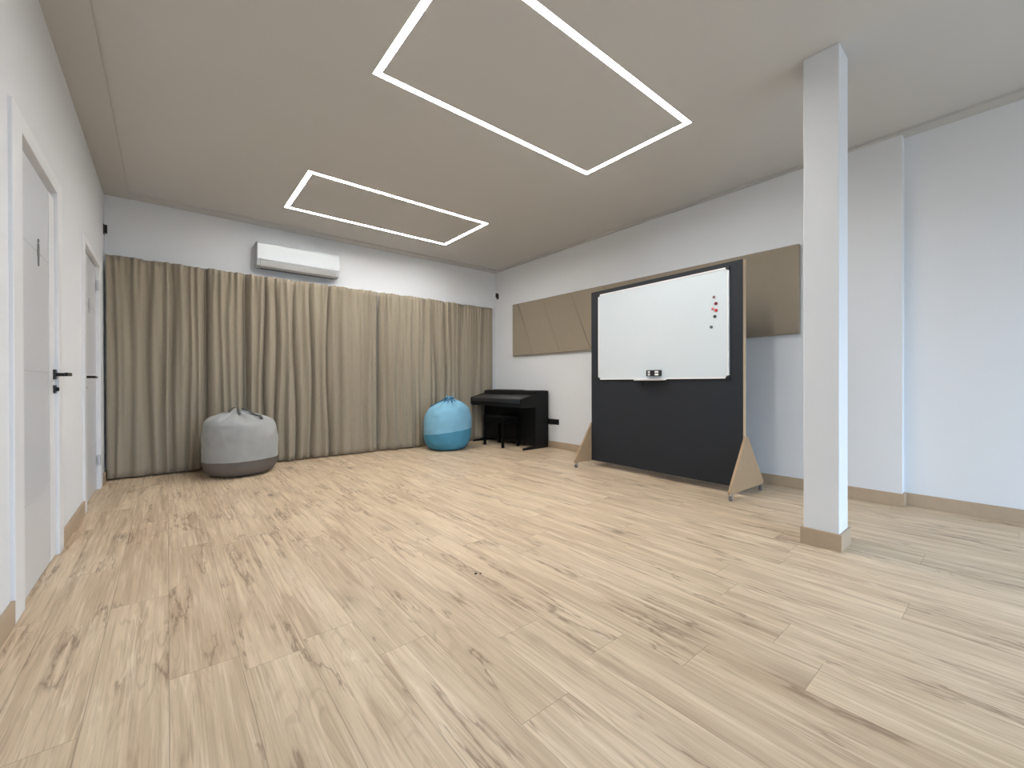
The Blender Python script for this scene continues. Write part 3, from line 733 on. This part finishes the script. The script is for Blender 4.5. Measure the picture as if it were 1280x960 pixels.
# ------------------------------------------------------------------ bean bags
RGT = Vector((rt.x, rt.y, 0)).normalized(); TOW = Vector((-fwd.x, -fwd.y, 0)).normalized()
def bean_bag(label, loc, rx, ry, prof, zband, top_off, m_up, m_dn, m_strap, pleats, seed, straps, tilt, crease=0.05, shear=0.0):
    """prof: (radius share, height) from the floor to the gathered mouth"""
    t = thing('bean_bag', label, 'bean bag', loc)
    rnd = random.Random(seed)
    NA = 96
    # resample the profile
    P = []
    for (r0, z0), (r1, z1) in zip(prof, prof[1:]):
        for k in range(6):
            f = k / 6; P.append((r0 + (r1 - r0) * f, z0 + (z1 - z0) * f))
    P.append(prof[-1])
    for _ in range(4):
        P = [P[0]] + [((P[i - 1][0] + 2 * P[i][0] + P[i + 1][0]) / 4, (P[i - 1][1] + 2 * P[i][1] + P[i + 1][1]) / 4) for i in range(1, len(P) - 1)] + [P[-1]]
    zt = max(z for r, z in P)
    def pt(i, a):
        r, z = P[i]
        s = i / (len(P) - 1)
        g = max(0.0, (s - 0.58) / 0.42)
        c, sn = math.cos(a), math.sin(a)
        v = Vector((c * 1.3, sn * 1.3, z * 3.0 + seed))
        wr = 1 - abs(noise.noise(Vector((c * 2.1 + sn * 0.8, sn * 2.1, z * 7 + seed * 3)))) * 2
        wob = 1 + 0.034 * max(0.0, wr - 0.40) * min(1.0, s * 1.6) + 0.055 * noise.noise(v) + 0.028 * noise.noise(Vector((c * 3, sn * 3, z * 9 + seed)))
        ple = 1 + g * (0.085 * math.sin(pleats * a + 1.3 * math.sin(2 * a + seed)) + 0.05 * math.sin((pleats * 2 + 3) * a + seed)) * min(1.0, 0.35 + g)
        rr = r * wob * ple
        zz = z + g * 0.035 * noise.noise(Vector((c * 2.2, sn * 2.2, seed + 5))) + (1 - g) * 0.0 + (0.012 * g * math.sin(pleats * a + seed))
        lean = (z / zt) ** 2
        zz += shear * math.sin(PI * min(1.0, z / zt)) * (RGT.x * c * rx + RGT.y * sn * ry)
        w = max(0.0, min(1.0, (s - 0.55) / 0.16)) * max(0.0, min(1.0, (1.02 - s) / 0.22))
        rid = 0.6 * abs(math.sin(pleats * 0.5 * a + 0.9 * math.sin(a + seed))) + 0.4 * abs(math.sin(pleats * a * 0.5 + 1.7 * math.sin(2 * a + seed * 2)))
        zz -= crease * w * (1 - rid)
        zz += 0.020 * noise.noise(Vector((c * 1.4 + seed, sn * 1.4, z * 2))) * g
        zz += lean * tilt[0] * rr * c * rx + lean * tilt[1] * rr * sn * ry
        x = rr * rx * c + top_off[0] * g ** 1.2
        y = rr * ry * sn + top_off[1] * g ** 1.2
        return (x, y, max(zz, 0.0))
    ib = min(range(len(P) // 2), key=lambda i: abs(P[i][1] - zband) + (0 if P[i][0] > 0.6 else 9))
    def band(i0, i1, cap0, cap1):
        bm = bmesh.new()
        rows = [[bm.verts.new(pt(i, 2 * PI * k / NA)) for k in range(NA)] for i in range(i0, i1 + 1)]
        for A, B in zip(rows, rows[1:]):
            for k in range(NA):
                bm.faces.new((A[k], A[(k + 1) % NA], B[(k + 1) % NA], B[k]))
        if cap0: bm.faces.new(rows[0][::-1])
        if cap1: bm.faces.new(rows[-1])
        return bm
    lo = obj('base_band', band(0, ib, True, False), m_dn, t, smooth=True); lo['label'] = 'darker lower band of the bag'
    hi = obj('cover', band(ib, len(P) - 1, False, True), m_up, t, smooth=True)
    sm = hi.modifiers.new('smooth', 'SUBSURF'); sm.levels = 1; sm.render_levels = 1
    # seam line
    bm = bmesh.new()
    tube(bm, [Vector(pt(ib, 2 * PI * k / NA)) * 1.003 for k in range(NA)] + [Vector(pt(ib, 0)) * 1.003], 0.003, 6)
    obj('seam', bm, m_dn, t, smooth=True)
    at = math.atan2(TOW.y, TOW.x)                    # angle that faces the viewer
    for pts, r in straps:
        # (angle from the viewer's side in degrees, share of the profile, lift) laid over the cloth
        q = []
        for dg, sh, lift in pts:
            a = at + math.radians(dg)
            i = sh * (len(P) - 1); i0 = min(int(i), len(P) - 2); f = i - i0
            p = Vector(pt(i0, a)) * (1 - f) + Vector(pt(i0 + 1, a)) * f
            q.append(p + (Vector((math.cos(a), math.sin(a), 0)) * 0.5 + Vector((0, 0, 0.85))) * lift)
        for _ in range(3):
            n = [q[0]]
            for a, c in zip(q, q[1:]):
                n += [a * 0.75 + c * 0.25, a * 0.25 + c * 0.75]
            q = n + [q[-1]]
        bm = bmesh.new(); tube(bm, q, r, 8, 0.45); obj('strap', bm, m_strap, t, smooth=True)
    return t

# in-plane helper axes: seen from the camera, "right" and "towards the viewer"
def off(r, tw): v = RGT * r + TOW * tw; return (v.x, v.y)

grey_prof = [(0.02, 0.0), (0.62, 0.0), (0.85, 0.03), (0.95, 0.09), (0.99, 0.20), (1.0, 0.33), (0.985, 0.45), (0.94, 0.54), (0.84, 0.595), (0.66, 0.635), (0.44, 0.655), (0.26, 0.665), (0.13, 0.685), (0.06, 0.672)]
bean_bag('grey two tone bean bag slumped against the curtains', (0.605, 5.37, 0), 0.350, 0.365, grey_prof, 0.165, off(0.01, 0.06), M_BGREY, M_BGDK, M_STRAPG, 9, 3.7,
         [([(150, 0.95, 0.016), (110, 0.86, 0.026), (90, 0.76, 0.030), (80, 0.68, 0.026), (74, 0.62, 0.012)], 0.017),
          ([(-10, 0.98, 0.014), (-14, 0.90, 0.018), (-10, 0.82, 0.014)], 0.011),
          ([(40, 0.98, 0.014), (38, 0.89, 0.018), (36, 0.79, 0.014)], 0.011)], (-0.03, 0.03), 0.060, 0.03)
blue_prof = [(0.02, 0.0), (0.58, 0.0), (0.80, 0.03), (0.92, 0.11), (0.985, 0.22), (1.0, 0.34), (0.975, 0.45), (0.90, 0.55), (0.77, 0.62), (0.57, 0.672), (0.37, 0.70), (0.21, 0.722), (0.15, 0.745), (0.17, 0.765), (0.08, 0.757)]
bean_bag('blue two tone bean bag with gathered top beside the piano', (3.185, 5.375, 0), 0.352, 0.345, blue_prof, 0.265, off(0.05, 0.05), M_BBLUE, M_BBDK, M_STRAPB, 8, 8.1,
         [([(-82, 0.60, 0.012), (-78, 0.68, 0.022), (-68, 0.76, 0.024), (-45, 0.84, 0.020), (-15, 0.87, 0.016)], 0.014),
          ([(k * 30, 0.868, 0.008) for k in range(13)], 0.013),
          ([(-20, 0.87, 0.018), (-24, 0.80, 0.024), (-18, 0.73, 0.016)], 0.012),
          ([(15, 0.87, 0.018), (28, 0.79, 0.026), (30, 0.70, 0.018)], 0.013),
          ([(45, 0.87, 0.018), (62, 0.80, 0.024), (60, 0.72, 0.016)], 0.012)], (0.0, 0.0), 0.06, 0.14)

# ------------------------------------------------------------------ crumbs on the floor
for k, (x, y, s) in enumerate(((1.203, 1.757, 0.0065), (1.224, 1.744, 0.0045))):
    bm = bmesh.new()
    bmesh.ops.create_icosphere(bm, subdivisions=2, radius=s)
    for v in bm.verts:
        v.co *= 1 + 0.3 * noise.noise(v.co * 220 + Vector((k, 0, 0))); v.co.z = v.co.z * 0.55 + s * 0.5
    o = obj('crumb', bm, M_CRUMB); o.location = (x, y, 0)
    tag(o, ('larger dark speck lying on the open oak floor', 'smaller dark speck beside the larger one on the oak floor')[k], 'speck', 'dark specks on the floor')
